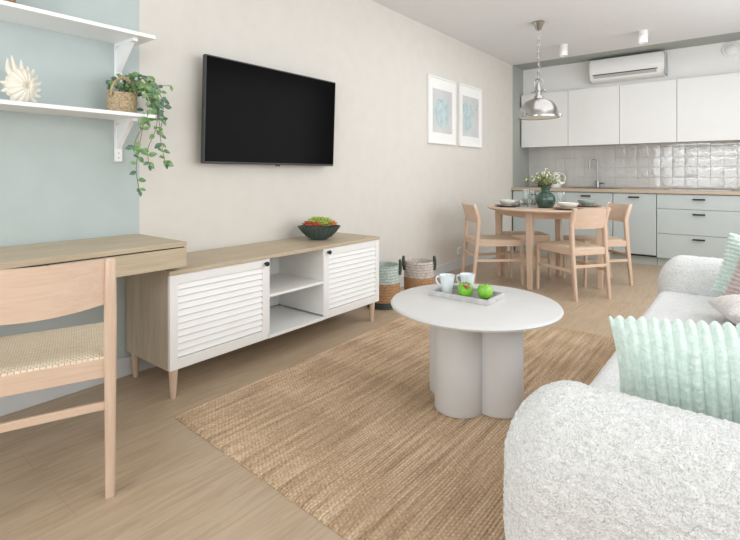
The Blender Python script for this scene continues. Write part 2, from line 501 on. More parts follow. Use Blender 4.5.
for i in range(5):
    x0, x1 = ue[i]+.0015, ue[i+1]-.0015
    r = thing('wall_cabinet', ul[i], 'cabinet', (x0, 6.73, 1.47), 0, 'white wall cabinets of the kitchen')
    MB().box(0, x1-x0, .02, .345, 0, .735).done('carcass', 'cab_white', r)
    MB().box(.001, x1-x0-.001, 0, .018, -.012, .738, .0015, 1).done('door', 'cab_white', r)
# sink and tap
r = thing('kitchen_sink', 'flat steel sink set into the oak worktop below the tap', 'sink', (1.0, 6.74, .8905))
m = MB(); m.box(-.3, .3, -.2, -.17, 0, .004, .001).box(-.3, .3, .17, .2, 0, .004, .001).box(-.3, -.27, -.17, .17, 0, .004).box(.27, .3, -.17, .17, 0, .004).done('rim', 'steel', r)
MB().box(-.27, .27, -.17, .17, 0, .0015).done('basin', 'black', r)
r = thing('kitchen_tap', 'tall arched steel tap behind the sink', 'tap', (.982, 6.98, .8905))
MB().lathe([(0, 0), (.026, 0), (.026, .09), (.022, .1), (0, .1)], 20).done('base', 'steel', r, 40)
pts = [(0, 0, .09), (0, 0, .34)]+[(-.045*(1-math.cos(a))*1, -.045*(1-math.cos(a))*.6, .34+.06*math.sin(a)) for a in [PI*k/8 for k in range(1, 9)]]+[(-.09, -.054, .26)]
MB().tube(pts, .011, 10).done('spout', 'steel', r, 60)
MB().tube([(.02, 0, .06), (.075, -.01, .065)], .012).box(.07, .085, -.02, 0, .05, .08, .003).done('handle', 'steel', r, 60)
# hob
r = thing('cooktop', 'thin black glass cooktop on the oak worktop', 'cooktop', (2.16, 6.69, .8905))
MB().box(-.29, .29, -.25, .25, 0, .007, .002).done('glass_plate', 'black_gloss', r)
MB().box(-.29, .29, -.255, -.248, 0, .009, .001).done('edge_strip', 'steel', r)
# kettle and coffee jar on counter
r = thing('pitcher', 'white enamel pitcher with a looped handle beside the dark jar on the worktop', 'pitcher', (.45, 6.9, .89))
MB().lathe([(0, 0), (.075, 0), (.078, .02), (.07, .12), (.06, .19), (.064, .215), (.056, .21), (.06, .02), (0, .015)], 28).done('body', 'kitchen_ceramic', r, 50)
MB().tube([(.066, 0, .19), (.11, 0, .185), (.135, 0, .14), (.12, 0, .07), (.074, 0, .04)], .011, 10).done('handle', 'kitchen_ceramic', r, 60)
MB().hexa([(-.06, -.02, .17), (-.06, .02, .17), (-.062, .0, .14)], [(-.1, -.006, .222), (-.1, .006, .222), (-.09, 0, .2)]).done('spout', 'kitchen_ceramic', r)
r = thing('coffee_jar', 'small black jar on the worktop behind the flowers', 'jar', (.27, 6.86, .89))
MB().lathe([(0, 0), (.05, 0), (.052, .01), (.05, .1), (.04, .115), (0, .115)], 24).done('body', 'black', r, 40)
MB().lathe([(0, .115), (.042, .115), (.042, .135), (.012, .14), (.012, .155), (0, .157)], 24).done('lid', 'tv_frame', r, 40)

# AC unit on white panel
r = thing('air_conditioner', 'white wall mounted air conditioner above the kitchen cabinets', 'air conditioner', (.945, 6.86, 2.275))
def acprof(inset=0):
    return [(-.0, 0), (-.13, .0), (-.185, .045), (-.2, .1), (-.2, .24), (-.175, .285), (0, .285)]
b = bmesh.new(); w = .86
A = [b.verts.new((0.01, y, z)) for y, z in acprof()]; B_ = [b.verts.new((w-.01, y, z)) for y, z in acprof()]
n = len(A)
for i in range(n): b.faces.new((A[i], A[(i+1) % n], B_[(i+1) % n], B_[i]))
b.faces.new(A); b.faces.new(B_[::-1]); bmesh.ops.recalc_face_normals(b, faces=b.faces[:])
bmesh.ops.bevel(b, geom=b.edges[:], offset=.008, segments=2, affect='EDGES')
m = MB(); m._merge(b); m.done('casing', 'white', r, 40)
MB().box(-.004, .012, -.19, 0, .01, .28, .003).done('end_cap', 'ac_grey', r); MB().box(w-.012, w+.004, -.19, 0, .01, .28, .003).done('end_cap', 'ac_grey', r)
MB().hexa([(.06, -.186, .042), (w-.09, -.186, .042), (w-.09, -.203, .075), (.06, -.203, .075)], [(.06, -.176, .042), (w-.09, -.176, .042), (w-.09, -.19, .085), (.06, -.19, .085)]).done('louver', 'ac_grey', r)
MB().box(.05, w-.08, -.2035, -.196, .078, .088).done('air_slot', 'tv_frame', r)
MB().box(w-.17, w-.03, -.2025, -.198, .12, .145, .002).done('display_strip', 'white_shelf', r)
r = thing('ceiling_vent', 'round white vent disc on the panel at the right, beside the air conditioner', 'vent', (2.43, 6.86, 2.5))
rotx = Matrix.Rotation(PI/2, 4, 'X')
MB().lathe([(0, 0), (.085, 0), (.088, .008), (.08, .02), (.066, .018)], 36, mat=rotx).done('ring', 'bulk_white', r, 50)
MB().lathe([(0, .01), (.062, .01), (.066, .022), (.05, .04), (0, .046)], 36, mat=rotx).done('disc', 'bulk_white', r, 50)
for (x, y), lab in (((.88, 5.82), 'white cylindrical ceiling spotlight nearer the pendant lamp'), ((1.71, 5.78), 'white cylindrical ceiling spotlight above the air conditioner')):
    r = thing('ceiling_spotlight', lab, 'spotlight', (x, y, H), 0, 'ceiling spotlights')
    MB().lathe([(0, 0), (.045, 0), (.045, -.13), (.038, -.132), (.036, -.11), (0, -.11)], 28).done('housing', 'white', r, 40)
    MB().lathe([(0, -.108), (.034, -.108), (.034, -.112), (0, -.114)], 24).done('lens', 'light_warm', r, 40)

# pendant
r = thing('pendant_lamp', 'polished chrome dome pendant lamp hanging on a chain over the dining table', 'pendant lamp', (.94, 4.79, H))
MB().lathe([(0, 0), (.058, 0), (.06, -.006), (.052, -.012), (.03, -.075), (.012, -.085), (0, -.085)], 28).done('canopy', 'chrome', r, 50)
m = MB(); z = -.085; k = 0
while z > -.555:
    pts = []
    for a in range(12):
        t = 2*PI*a/12; u = .011*math.cos(t); v = .021*math.sin(t)
        pts.append((u if k % 2 else 0, 0 if k % 2 else u, z-.016+v))
    m.tube(pts, .0034, 6, closed=True); z -= .032; k += 1
m.done('chain', 'chrome', r, 60)
m = MB().tube([(.004, 0, -.08), (.02, .004, -.2), (-.006, -.004, -.33), (.014, .004, -.45), (0, 0, -.6)], .0028, 6).done('cable', 'ac_grey', r, 60)
m = MB()
arch = [(-.042, 0, -.69), (-.042, 0, -.6)]+[(-.042*math.cos(a), 0, -.6+.03*math.sin(a)) for a in (PI/6, PI/3, PI/2, 2*PI/3, 5*PI/6)]+[(.042, 0, -.6), (.042, 0, -.69)]
m.tube(arch, .0065, 8); m.tube([(-.058, 0, -.692), (.058, 0, -.692)], .008, 8)
m.ball((-.06, 0, -.692), .014).ball((.06, 0, -.692), .014)
m.done('yoke', 'chrome', r, 60)
MB().lathe([(0, -.615), (.018, -.615), (.02, -.64), (.027, -.65), (.03, -.7), (.03, -.735), (.044, -.75), (.05, -.785)], 28).done('neck', 'chrome', r, 50)
MB().lathe([(.03, -.745), (.045, -.768), (.085, -.78), (.125, -.8), (.155, -.83), (.175, -.865), (.186, -.905), (.19, -.945), (.186, -.945), (.18, -.905), (.165, -.865), (.12, -.81), (.03, -.785)], 48).done('dome', 'chrome', r, 60)
MB().lathe([(.186, -.942), (.198, -.942), (.2, -.95), (.198, -.962), (.186, -.962), (.18, -.955)], 48).done('rim', 'chrome', r, 60)
MB().lathe([(0, -.956), (.184, -.954), (.184, -.958), (0, -.965)], 40).done('glass_diffuser', 'light_warm', r, 60)
for a in (.2, .2+2*PI/3, .2+4*PI/3):
    MB().box(.188, .215, -.01, .01, -.962, -.925, .003, mat=Matrix.Rotation(a, 4, 'Z')).ball((.216*math.cos(a), .216*math.sin(a), -.945), .011).done('clamp', 'chrome', r)

# ------------------------------------------------------------------ wall things
r = thing('television', 'large black flat screen television mounted on the off white wall', 'television', (.0, 1.578, 1.135))
tilt = Matrix.Rotation(math.radians(2.2), 4, 'Y'); tilt_up = Matrix.Translation((.07, 0, 0)) @ tilt
m = MB().box(-.02, .012, 0, 1.125, 0, .645, .006, mat=tilt_up); m.done('housing', 'tv_frame', r)
MB().box(.0115, .0135, .009, 1.116, .014, .636, .001, 1, mat=tilt_up).done('screen', 'black_gloss', r)
MB().box(.004, .012, .55, .59, -.008, .002, .002, mat=tilt_up).done('sensor', 'tv_frame', r)
MB().box(.003, .05, .35, .75, .15, .45).done('wall_bracket', 'black', r)

def picture(y0, y1, z0, z1, lab, side):
    r = thing('framed_picture', lab, 'picture', (.002, y0, z0), 0, 'pair of framed prints')
    w, h = y1-y0, z1-z0; t = .018
    m = MB(); m.box(0, .022, 0, w, 0, t, .002).box(0, .022, 0, w, h-t, h, .002).box(0, .022, 0, t, t, h-t, .002).box(0, .022, w-t, w, t, h-t, .002)
    m.done('frame', 'white', r)
    MB().box(.002, .01, t, w-t, t, h-t).done('mount', 'paper', r)
    a0, a1, b0, b1 = w*.16, w*.87, h*.17, h*.82
    p = MB().box(.0095, .0112, a0, a1, b0, b1).done('print', 'art_grey', r)
    # abstract pale teal oval and small dark flecks
    m = MB(); cy, cz = (w*.5, h*.48) if side == 0 else (w*.36, h*.5)
    ry, rz = w*.27, h*.23
    vs = []
    for k in range(40):
        a = 2*PI*k/40; rr = 1+.05*math.sin(3*a)+.03*math.sin(7*a+side)
        vs.append(m.bm.verts.new((.0116, min(a1-.004, max(a0+.002, cy+ry*rr*math.cos(a))), cz+rz*rr*math.sin(a))))
    m.bm.faces.new(vs); m.done('oval_shape', 'art_teal', p)
    for (u, v_) in ((.38, .66), (.46, .655), (.42, .64)) if side == 0 else ((.2, .66), (.3, .655), (.76, .64), (.82, .7)):
        MB().ball((.0118, w*u, h*v_), .01, (.1, 1, .6), 1).done('dark_fleck', 'art_dark', p)
picture(4.195, 4.78, 1.395, 2.105, 'white framed print with a whole pale teal oval, nearer the television', 0)
picture(4.86, 5.44, 1.395, 2.115, 'white framed print with a teal oval cut at its edge, nearer the kitchen', 1)
r = thing('wall_socket', 'white wall socket just above the baseboard behind the dining chair', 'socket', (0, 4.876, .2))
MB().box(0, .012, -.04, .04, -.04, .04, .004).done('plate', 'socket', r)
MB().lathe([(0, 0), (.022, 0), (.022, .003), (0, .001)], 20, c=(.0121, 0, 0), mat=Matrix.Rotation(PI/2, 4, 'Y')).done('outlet_face', 'base_white', r, 40)

# floating shelves
def shelf(z, lab):
    r = thing('wall_shelf', lab, 'shelf', (0, 0, z), 0, 'white bracket shelves')
    MB().box(0, .25, -.55, 1.206, -.018, 0, .0015, 1).done('board', 'white_shelf', r)
    for y in (1.128, -.1):
        m = MB(); m.box(0, .014, y-.019, y+.019, -.235, -.018, .002)
        m.box(.014, .2, y-.013, y+.013, -.035, -.018, .002)
        m.hexa([(.012, y-.012, -.05), (.05, y-.012, -.035), (.165, y-.012, -.035), (.012, y-.012, -.17)],
               [(.012, y+.012, -.05), (.05, y+.012, -.035), (.165, y+.012, -.035), (.012, y+.012, -.17)])
        br = m.done('bracket', 'white_shelf', r)
        for zz in (-.215, -.19): MB().ball((.0145, y, zz), .004, (.4, 1, 1), 1).done('screw', 'ac_grey', br)
shelf(1.772, 'upper white wall shelf with the wicker basket'); shelf(1.372, 'lower white wall shelf with the shell ornament and trailing plant')

# shell ornament
r = thing('shell_ornament', 'cream ceramic spiky shell ornament on the lower white shelf', 'ornament', (.13, .672, 1.3725)); r.scale = (.9, .9, 1.1)
def shell():
    b = bmesh.new(); bmesh.ops.create_uvsphere(b, u_segments=128, v_segments=48, radius=1)
    for v in b.verts:
        p = v.co.copy(); a = math.atan2(p.y, p.x); rr = math.hypot(p.x, p.y)
        lobe = abs(math.sin(a*7+rr*1.2))
        k = 1+.13*(lobe-.6)*rr
        v.co = Vector((p.x*k+.28*(1-rr)*max(p.z, 0), p.y*k, p.z*(1-.45*math.exp(-rr*rr*26))*(.93+.1*lobe)))
    return b
m = MB()
sm = Matrix.Translation((0, -.004, .072)) @ Matrix(((0, 0, 1, 0), (1, 0, 0, 0), (0, 1, 0, 0), (0, 0, 0, 1))) @ Matrix.Diagonal((.062, .07, .055, 1))
m._merge(shell(), sm)
m.done('body', 'cream_ceramic', r, 180)
def spike(a, L, w_, bend=.35):
    base = Vector((0, -.004+math.cos(a)*.048, .072+math.sin(a)*.054))
    d = Vector((.1, math.cos(a), math.sin(a))); t = Vector((0, -math.sin(a), math.cos(a)))
    tip = base+d*(.016+L)+t*L*bend
    MB().tube(spline([base, base+d*(.012+L*.4), tip], 4), [w_*(1-k/9)+.0008 for k in range(9)], 10).done('spike', 'cream_ceramic', r, 80)
for k in range(7): spike(-.75+k*.32, .018+.004*(k % 2), .013)
spike(1.55, .034, .014, .1); spike(1.95, .052, .016, -.1); spike(2.3, .045, .018, -.55); spike(3.05, .02, .014, 0); spike(3.45, .018, .014, 0)

# hanging basket plant
r = thing('basket_plant', 'trailing green plant in a small handled seagrass basket on the lower shelf', 'potted plant', (.12, 1.098, 1.3725))
MB().lathe([(0, 0), (.062, 0), (.064, .01), (.07, .055), (.067, .097), (.07, .106), (.064, .106), (.066, .05), (.058, .015), (0, .012)], 36,
           fn=lambda r_, z, a: r_*(1+.02*math.sin(24*a+z*150))).done('basket', 'seagrass', r, 60)
h = [(.035, -.06*math.cos(t)-.01, .085+.092*math.sin(t)) for t in [PI*k/14 for k in range(15)]]
MB().tube(h, .0065, 8).tube([(x+.006, y, z+.004) for x, y, z in h], .005, 8).done('handle', 'seagrass', r, 60)
MB().lathe([(0, .075), (.068, .075), (.068, .08), (0, .085)], 20).done('soil', 'stem', r)
base = Vector((.12, 1.1, 1.3725))
strands = [
 [(.12, 1.1, 1.46), (.17, 1.19, 1.56), (.2, 1.25, 1.45), (.21, 1.19, 1.33), (.2, 1.17, 1.2), (.19, 1.16, 1.1), (.19, 1.175, .99)],
 [(.12, 1.1, 1.46), (.19, 1.15, 1.54), (.27, 1.19, 1.44), (.27, 1.17, 1.34), (.26, 1.13, 1.25), (.25, 1.12, 1.2)],
 [(.12, 1.12, 1.46), (.15, 1.22, 1.58), (.17, 1.3, 1.48), (.17, 1.31, 1.38), (.16, 1.30, 1.28), (.16, 1.32, 1.17), (.16, 1.33, 1.13)],
 [(.12, 1.12, 1.46), (.14, 1.2, 1.57), (.14, 1.28, 1.545), (.13, 1.36, 1.555)],
 [(.1, 1.1, 1.46), (.1, 1.1, 1.54), (.1, 1.16, 1.585), (.1, 1.2, 1.58)],
 [(.12, 1.08, 1.46), (.12, 1.05, 1.53), (.13, 1.04, 1.53)],
 [(.12, 1.12, 1.46), (.2, 1.2, 1.5), (.24, 1.24, 1.4), (.23, 1.24, 1.3), (.23, 1.2, 1.2), (.22, 1.21, 1.12)],
 [(.12, 1.12, 1.46), (.17, 1.18, 1.52), (.19, 1.24, 1.48), (.2, 1.26, 1.42), (.2, 1.28, 1.3)],
]
ms, ml, md = MB(), MB(), MB()
for si, st in enumerate(strands):
    sp = [p-base-Vector((0, .022 if p.z < 1.5 else .008, 0)) for p in spline(st)]
    ms.tube(sp, .0018, 5)
    for i in range(5, len(sp)-1, 3 if si not in (3,) else 7):
        for s_ in (-1, 1):
            if random.random() < .3: continue
            d = Vector((random.uniform(-.2, 1.0), s_*random.uniform(.4, 1), random.uniform(-.8, .35)))
            L = random.uniform(.032, .05)
            (ml if random.random() < .72 else md).leaf(sp[i]+Vector((0, 0, 0)), d, L, L*.62, Vector((1, random.uniform(-.4, .4), random.uniform(.1, .7))))
    (ml if si % 2 else md).leaf(sp[-1], (0.3, .2, -1), .034, .02, Vector((1, 0, .2)))
for k in range(70):
    a = random.uniform(0, 2*PI); rr = random.uniform(0, .07)
    p = Vector((rr*math.cos(a)*.7-.01, rr*math.sin(a)+.045, random.uniform(.1, .175)))
    d = Vector((random.uniform(-.6, 1), random.uniform(-1, 1), random.uniform(-.6, .8)))
    L = random.uniform(.026, .042); (ml if random.random() < .35 else md).leaf(p, d, L, L*.65, Vector((1, random.uniform(-.5, .5), .5)))
for k in range(34):
    p = Vector((random.uniform(.03, .13), random.uniform(.085, .17), random.uniform(-.02, .14)))
    d = Vector((random.uniform(-.2, 1), random.uniform(-1, 1), random.uniform(-1, .4)))
    L = random.uniform(.026, .042); (ml if random.random() < .5 else md).leaf(p, d, L, L*.65, Vector((1, random.uniform(-.5, .5), .5)))
ms.done('stems', 'stem', r); ml.done('foliage', 'leaf', r); md.done('foliage', 'leaf_dark', r)
# basket on top shelf
r = thing('wicker_basket', 'orange brown wicker basket on the upper white shelf', 'basket', (.13, .55, 1.7722))
MB().lathe([(0, 0), (.085, 0), (.095, .02), (.105, .13), (.11, .14), (.1, .14), (.09, .03), (0, .012)], 36, fn=lambda r_, z, a: r_*(1+.02*math.sin(20*a+z*120))).done('body', 'wicker_nat', r, 60)
MB().tube([(.107*math.cos(2*PI*k/24), .107*math.sin(2*PI*k/24), .14) for k in range(24)], .007, 8, closed=True).done('rim', 'wicker_nat', r, 60)

# ------------------------------------------------------------------ desk
r = thing('wall_desk', 'pale oak desk with thin drawers, its end resting over the media console', 'desk', (0, 0, 0))
MB().box(.015, .5, -.7, 1.23, .728, .75, .002).done('top', 'oak_y', r)
MB().box(.015, .48, -.69, 1.225, .63, .722).done('body', 'oak_y', r)
MB().box(.02, .49, -.68, 1.222, .72, .729).done('painted_gap_shade', 'tv_frame', r)  # dark strip painted in for the shade between top and drawers
for y0, y1 in ((.658, 1.23), (.07, .653), (-.518, .065)):
    MB().box(.48, .499, y0, y1, .632, .722, .0015).done('drawer', 'oak_y', r)
for x in (.04, .44):
    MB().hexa([(x-.015, -.66, 0), (x+.015, -.66, 0), (x+.015, -.63, 0), (x-.015, -.63, 0)], [(x-.02, -.67, .63), (x+.02, -.67, .63), (x+.02, -.62, .63), (x-.02, -.62, .63)]).done('leg', 'beech_z', r)

# ------------------------------------------------------------------ media console
CY0, CY1, CX = 1.165, 2.79, .46
r = thing('media_console', 'long low white media console with oak top and slatted doors under the television', 'console', (0, CY0, 0))
L = CY1-CY0; d1, d2 = 1.759-CY0, 2.211-CY0
MB().box(.015, CX+.005, -.003, L+.003, .592, .612, .0015).done('top', 'oak_y', r)
MB().box(.016, CX-.018, 0, .018, .136, .592).done('side_panel', 'oak_z', r)
MB().box(.016, CX-.018, L-.018, L, .136, .592).done('side_panel', 'white', r)
MB().box(.018, CX-.018, .018, L-.018, .136, .154).done('bottom_panel', 'white', r)
MB().box(.016, .024, .018, L-.018, .164, .592).done('back_panel', 'white', r)
MB().box(.024, CX-.002, d1-.01, d1+.006, .164, .592).done('divider', 'white', r)
MB().box(.024, CX-.002, d2-.006, d2+.01, .164, .592).done('divider', 'white', r)
MB().box(.024, CX-.004, d1+.006, d2-.006, .368, .384, .001, 1).done('inner_shelf', 'white', r)
MB().box(CX-.02, CX, d1, d2, .136, .154).done('front_rail', 'white', r)
def sdoor(y0, y1, ky, nm='door'):
    z0, z1, f = .137, .59, .052
    m = MB(); x0, x1 = CX-.018, CX
    m.box(x0, x1, y0, y0+f*.8, z0, z1, .0012, 1).box(x0, x1, y1-f*.8, y1, z0, z1, .0012, 1)
    m.box(x0, x1, y0+f*.8, y1-f*.8, z0, z0+f, .0012, 1).box(x0, x1, y0+f*.8, y1-f*.8, z1-f*.85, z1, .0012, 1)
    m.box(x0, x0+.003, y0+f*.7, y1-f*.7, z0+f*.9, z1-f*.8)
    n = 11; a, b_ = z0+f, z1-f*.85; st = (b_-a)/n
    for k in range(n):
        za = a+k*st
        m.hexa([(x0+.002, y0+f*.8, za+st*.25), (x1, y0+f*.8, za+st*.17), (x1, y1-f*.8, za+st*.17), (x0+.002, y1-f*.8, za+st*.25)],
               [(x0+.002, y0+f*.8, za+st*1.1), (x1-.01, y0+f*.8, za+st*1.0), (x1-.01, y1-f*.8, za+st*1.0), (x0+.002, y1-f*.8, za+st*1.1)])
    d = m.done(nm, 'white', r)
    MB().lathe([(0, 0), (.006, 0), (.006, .012), (.013, .016), (.013, .024), (0, .026)], 20, c=(CX, ky, .567), mat=Matrix.Rotation(PI/2, 4, 'Y')).done('knob', 'black', d, 40)
sdoor(0.001, d1-.003, d1-.028); sdoor(d2+.003, L-.001, d2+.03)
for x in (.06, .438):
    for y in (.03, L-.06):
        s = .05
        MB().lathe([(0, 0), (.012, 0), (.0135, .01), (.022, .136), (0, .136)], 20, c=(x, y, 0)).done('leg', 'beech_z', r, 40)

# succulent bowl
r = thing('succulent_bowl', 'dark green ribbed bowl of succulents on the media console', 'bowl', (.215, 2.41, .6125))
MB().lathe([(0, 0), (.058, 0), (.06, .006), (.085, .02), (.115, .05), (.143, .088), (.147, .094), (.14, .09), (.11, .06), (.08, .03), (0, .02)], 96,
           fn=lambda r_, z, a: r_*(1+.05*math.sin(24*a)*(1 if z > .01 else 0))).done('bowl', 'dark_green', r, 70)
MB().lathe([(0, .07), (.12, .07), (0, .075)], 24).done('soil', 'stem', r)
def rosette(c, R, mat, n=3):
    m = MB()
    for ring in range(n):
        cnt = 9-ring*2
        for k in range(cnt):
            a = 2*PI*k/cnt+ring*.4; el = .15+ring*.5
            d = Vector((math.cos(a)*math.cos(el), math.sin(a)*math.cos(el), math.sin(el)))
            ll = R*(1-ring*.2)
            m.ball(Vector(c)+d*ll*.5, ll*.5, (1, .42, .28), 1, rot=d.to_track_quat('X', 'Z').to_matrix().to_4x4())
    m.done('succulent', mat, r, 60)
for (x, y, R, mt, z) in [(.0, -.015, .056, 'succ_green', .108), (.045, .015, .05, 'succ_green', .106), (-.02, .05, .045, 'succ_green', .104), (.06, -.035, .04, 'succ_green', .098),
                      (.02, -.095, .036, 'succ_red', .09), (.055, -.075, .034, 'succ_red', .09), (-.035, -.08, .036, 'succ_red', .092), (.09, -.02, .026, 'leaf', .085), (.09, .035, .03, 'succ_orange', .088),
                      (.05, .08, .036, 'succ_orange', .09), (-.005, .1, .036, 'succ_red', .094), (.02, .06, .034, 'leaf', .108), (-.07, 0, .04, 'succ_green', .1)]:
    rosette((x*.95, y*.95, z+.016), R*1.35, mt)

# floor baskets
def floor_basket(x, y, rad, h, top, lab, rz):
    r = thing('storage_basket', lab, 'basket', (x, y, .0), rz, 'storage baskets on the floor')
    def fn(r_, z, a): return r_+.003*math.sin(z*2*PI/.022)
    def pr(z0, z1, n):
        return [(rad*(1+.06*math.sin(PI*(z0+(z1-z0)*k/n)/h)), z0+(z1-z0)*k/n) for k in range(n+1)]
    zs1, zs2 = h*.16, h*.6
    MB().lathe([(0, 0), (rad*.95, 0)]+pr(.004, zs1, 10), 36, fn=fn).done('base', 'charcoal', r, 70)
    MB().lathe(pr(zs1, zs2, 30), 36, fn=fn).done('body', 'wicker_nat', r, 70)
    MB().lathe(pr(zs2, h, 28)+[(rad*.97, h+.004), (rad*.93, h-.005), (rad*.9, h*.3), (0, h*.25)], 36, fn=fn).done('upper_band', top, r, 70)
    for s_ in (1, -1):
        pts = [(s_*(rad+.006), -.035, h*.78), (s_*(rad+.012), -.036, h*.9), (s_*(rad+.012), -.03, h+.015), (s_*(rad+.01), 0, h+.036), (s_*(rad+.012), .03, h+.015), (s_*(rad+.012), .036, h*.9), (s_*(rad+.006), .035, h*.78)]
        MB().tube(spline(pts, 4), .011, 8).done('handle', 'charcoal', r, 60)
floor_basket(.262, 3.1, .128, .335, 'wicker_mint', 'storage basket with a mint upper band and dark green base beside the console', math.radians(38))
floor_basket(.37, 3.47, .122, .325, 'wicker_grey', 'storage basket with a pinkish grey upper band, farther from the console', math.radians(38))

# ------------------------------------------------------------------ rug
def rug():
    b = MB(); bm = b.bm; X0, X1, Ya, Yb = .625, 2.3, 1.075, 3.42
    per = .0125; nx = int((X1-X0)/per)*6; ny = 200
    G = []
    for i in range(nx+1):
        x = X0+(X1-X0)*i/nx; row = []
        ph = (x-X0)/per*PI; rib = int((x-X0)/per)
        off = (noise.noise(Vector((rib*1.7, 0, 0))))*.008
        for j in range(ny+1):
            t = j/ny
            y = Ya+(Yb-Ya)*t + (off if j in (0, ny) else 0)
            z = .006+.0045*abs(math.sin(ph))*(1+.3*noise.noise(Vector((rib*3.1, y*25, 0))))
            if j in (0, ny) or i in (0, nx): z = .001
            wob = .0025*noise.noise(Vector((x*0+7, y*9, 0)))+.006*noise.noise(Vector((3, y*1.3, 0)))
            row.append(bm.verts.new((x+wob-.03*(y-1.1), y+(1-t)*(.022-.05*(x-.65)), z)))
        G.append(row)
    for i in range(nx):
        for j in range(ny):
            bm.faces.new((G[i][j], G[i+1][j], G[i+1][j+1], G[i][j+1]))
    o = b.done('area_rug', 'rug', smooth=180)
    return tag(o, 'natural brown woven jute rug under the coffee table', 'rug')
rug()

# ------------------------------------------------------------------ coffee table
TZ = .466
r = thing('coffee_table', 'round light grey coffee table on four cylinder pillars', 'coffee table', (1.576, 2.074, .0115))
MB().lathe([(0, TZ-.032), (.381, TZ-.032), (.391, TZ-.028), (.395, TZ-.02), (.391, TZ-.0135), (.385, TZ-.0115), (0, TZ-.0115)], 96).done('tabletop', 'table_grey', r, 40)
for dx, dy in ((-.014, -.123), (.126, -.012), (-.126, .017), (.014, .13)):
    MB().lathe([(0, 0), (.109, 0), (.111, .003), (.111, TZ-.032), (0, TZ-.032)], 48, c=(dx, dy, 0)).done('pillar', 'pillar_grey', r, 40)
# tray
zt = TZ
r = thing('tray', 'rectangular whitewashed tray on the coffee table', 'tray', (1.343, 2.045, zt))
TL, TW = .32, .2
m = MB().box(0, TL, 0, .014, 0, .024, .002).box(0, TL, TW-.014, TW, 0, .024, .002).box(0, .014, .014, TW-.014, 0, .024, .002).box(TL-.014, TL, .014, TW-.014, 0, .024, .002).done('rim', 'concrete', r)
MB().box(.01, TL-.01, .01, TW-.01, .0, .008).done('tray_bottom', 'tray_in', r)
def mug(x, y, lab, rz):
    r = thing('mug', lab, 'mug', (x, y, zt+.0082), rz, 'mugs on the tray')
    MB().lathe([(0, 0), (.023, 0), (.026, .004), (.03, .04), (.036, .08), (.0385, .092), (.037, .092), (.034, .08), (.027, .03), (.022, .008), (0, .007)], 32,
               fn=lambda r_, z, a: r_*(1+.012*math.cos(10*a))).done('cup', 'porcelain', r, 50)
    MB().tube(spline([(.033, 0, .078), (.046, 0, .083), (.054, 0, .07), (.047, 0, .05), (.031, 0, .036)], 5), .005, 8).done('handle', 'porcelain', r, 60)
mug(1.412, 2.108, 'white mug at the left end of the tray, its handle clear of the apples', math.radians(205))
mug(1.482, 2.19, 'white mug standing behind the apple with the red blush', math.radians(200))
def apple(x, y, mt, lab, rz=0):
    r = thing('apple', lab, 'apple', (x, y, zt+.047), rz, 'green apples on the tray')
    m = MB()
    prof = []
    for k in range(17):
        t = PI*k/16; rr = .037*math.sin(t)**.85; z = -.038*math.cos(t)
        if k > 12: z -= .004*(k-12)**1.2*.6
        if k < 2: z += .004*(2-k)
        prof.append((max(rr, 0), z))
    m.lathe(prof, 28, fn=lambda r_, z, a: r_*(1+.03*math.cos(5*a)*(1 if z < 0 else .3)))
    m.done('fruit', mt, r, 180)
    MB().tube([(0, 0, .018), (.002, 0, .03), (.006, 0, .04)], .0014, 6).done('stem', 'stem', r)
apple(1.521, 2.092, 'apple_blush', 'green apple with a dark red blush in front of the mug')
apple(1.61, 2.12, 'apple', 'plain green apple at the right end of the tray', .6)

# ------------------------------------------------------------------ dining table
TC = Vector((1.02, 4.79, 0)); TT = .75
r = thing('dining_table', 'round beech dining table set for four', 'dining table', TC)
MB().lathe([(0, TT-.025), (.55, TT-.025), (.568, TT-.018), (.574, TT-.008), (.572, TT-.001), (.56, TT), (0, TT)], 96).done('tabletop', 'beech_x', r, 40)
lp = [(-.02, -.40), (-.485, -.03), (-.015, .42), (.485, .04)]
for i, (x, y) in enumerate(lp):
    a = math.atan2(y, x)
    def sq(hw, z): return [(x+hw*math.cos(a+PI/4+k*PI/2)*1.41, y+hw*math.sin(a+PI/4+k*PI/2)*1.41, z) for k in range(4)]
    MB().hexa(sq(.02, 0), sq(.032, TT-.025), .003).done('leg', 'beech_z', r)
    x2, y2 = lp[(i+1) % 4]
    a2 = math.atan2(y2-y, x2-x); ln = math.hypot(x2-x, y2-y)
    MB().box(.02, ln-.02, -.01, .01, TT-.095, TT-.025, mat=Matrix.Translation((x, y, 0)) @ Matrix.Rotation(a2, 4, 'Z')).done('apron', 'beech_x', r)

# ------------------------------------------------------------------ dining chairs (local +y = facing, origin mid of rear feet)
def sweep_rect(path, w, d):
    """path points (x,y,z); square section w (x) by d (y), chamfered by the bevel"""
    b = bmesh.new(); rings = []
    for i, (x, y, z) in enumerate(path):
        ww = w[i] if isinstance(w, list) else w; dd = d[i] if isinstance(d, list) else d
        ring = []
        for k in range(12):
            t = 2*PI*(k+.5)/12; c, s_ = math.cos(t), math.sin(t)
            e = .5; ring.append(b.verts.new((x+ww*.5*math.copysign(abs(c)**e, c), y+dd*.5*math.copysign(abs(s_)**e, s_), z)))
        rings.append(ring)
    for A, B in zip(rings, rings[1:]):
        for k in range(12): b.faces.new((A[k], A[(k+1) % 12], B[(k+1) % 12], B[k]))
    b.faces.new(rings[0]); b.faces.new(rings[-1])
    bmesh.ops.recalc_face_normals(b, faces=b.faces[:])
    m = MB(); m._merge(b); return m

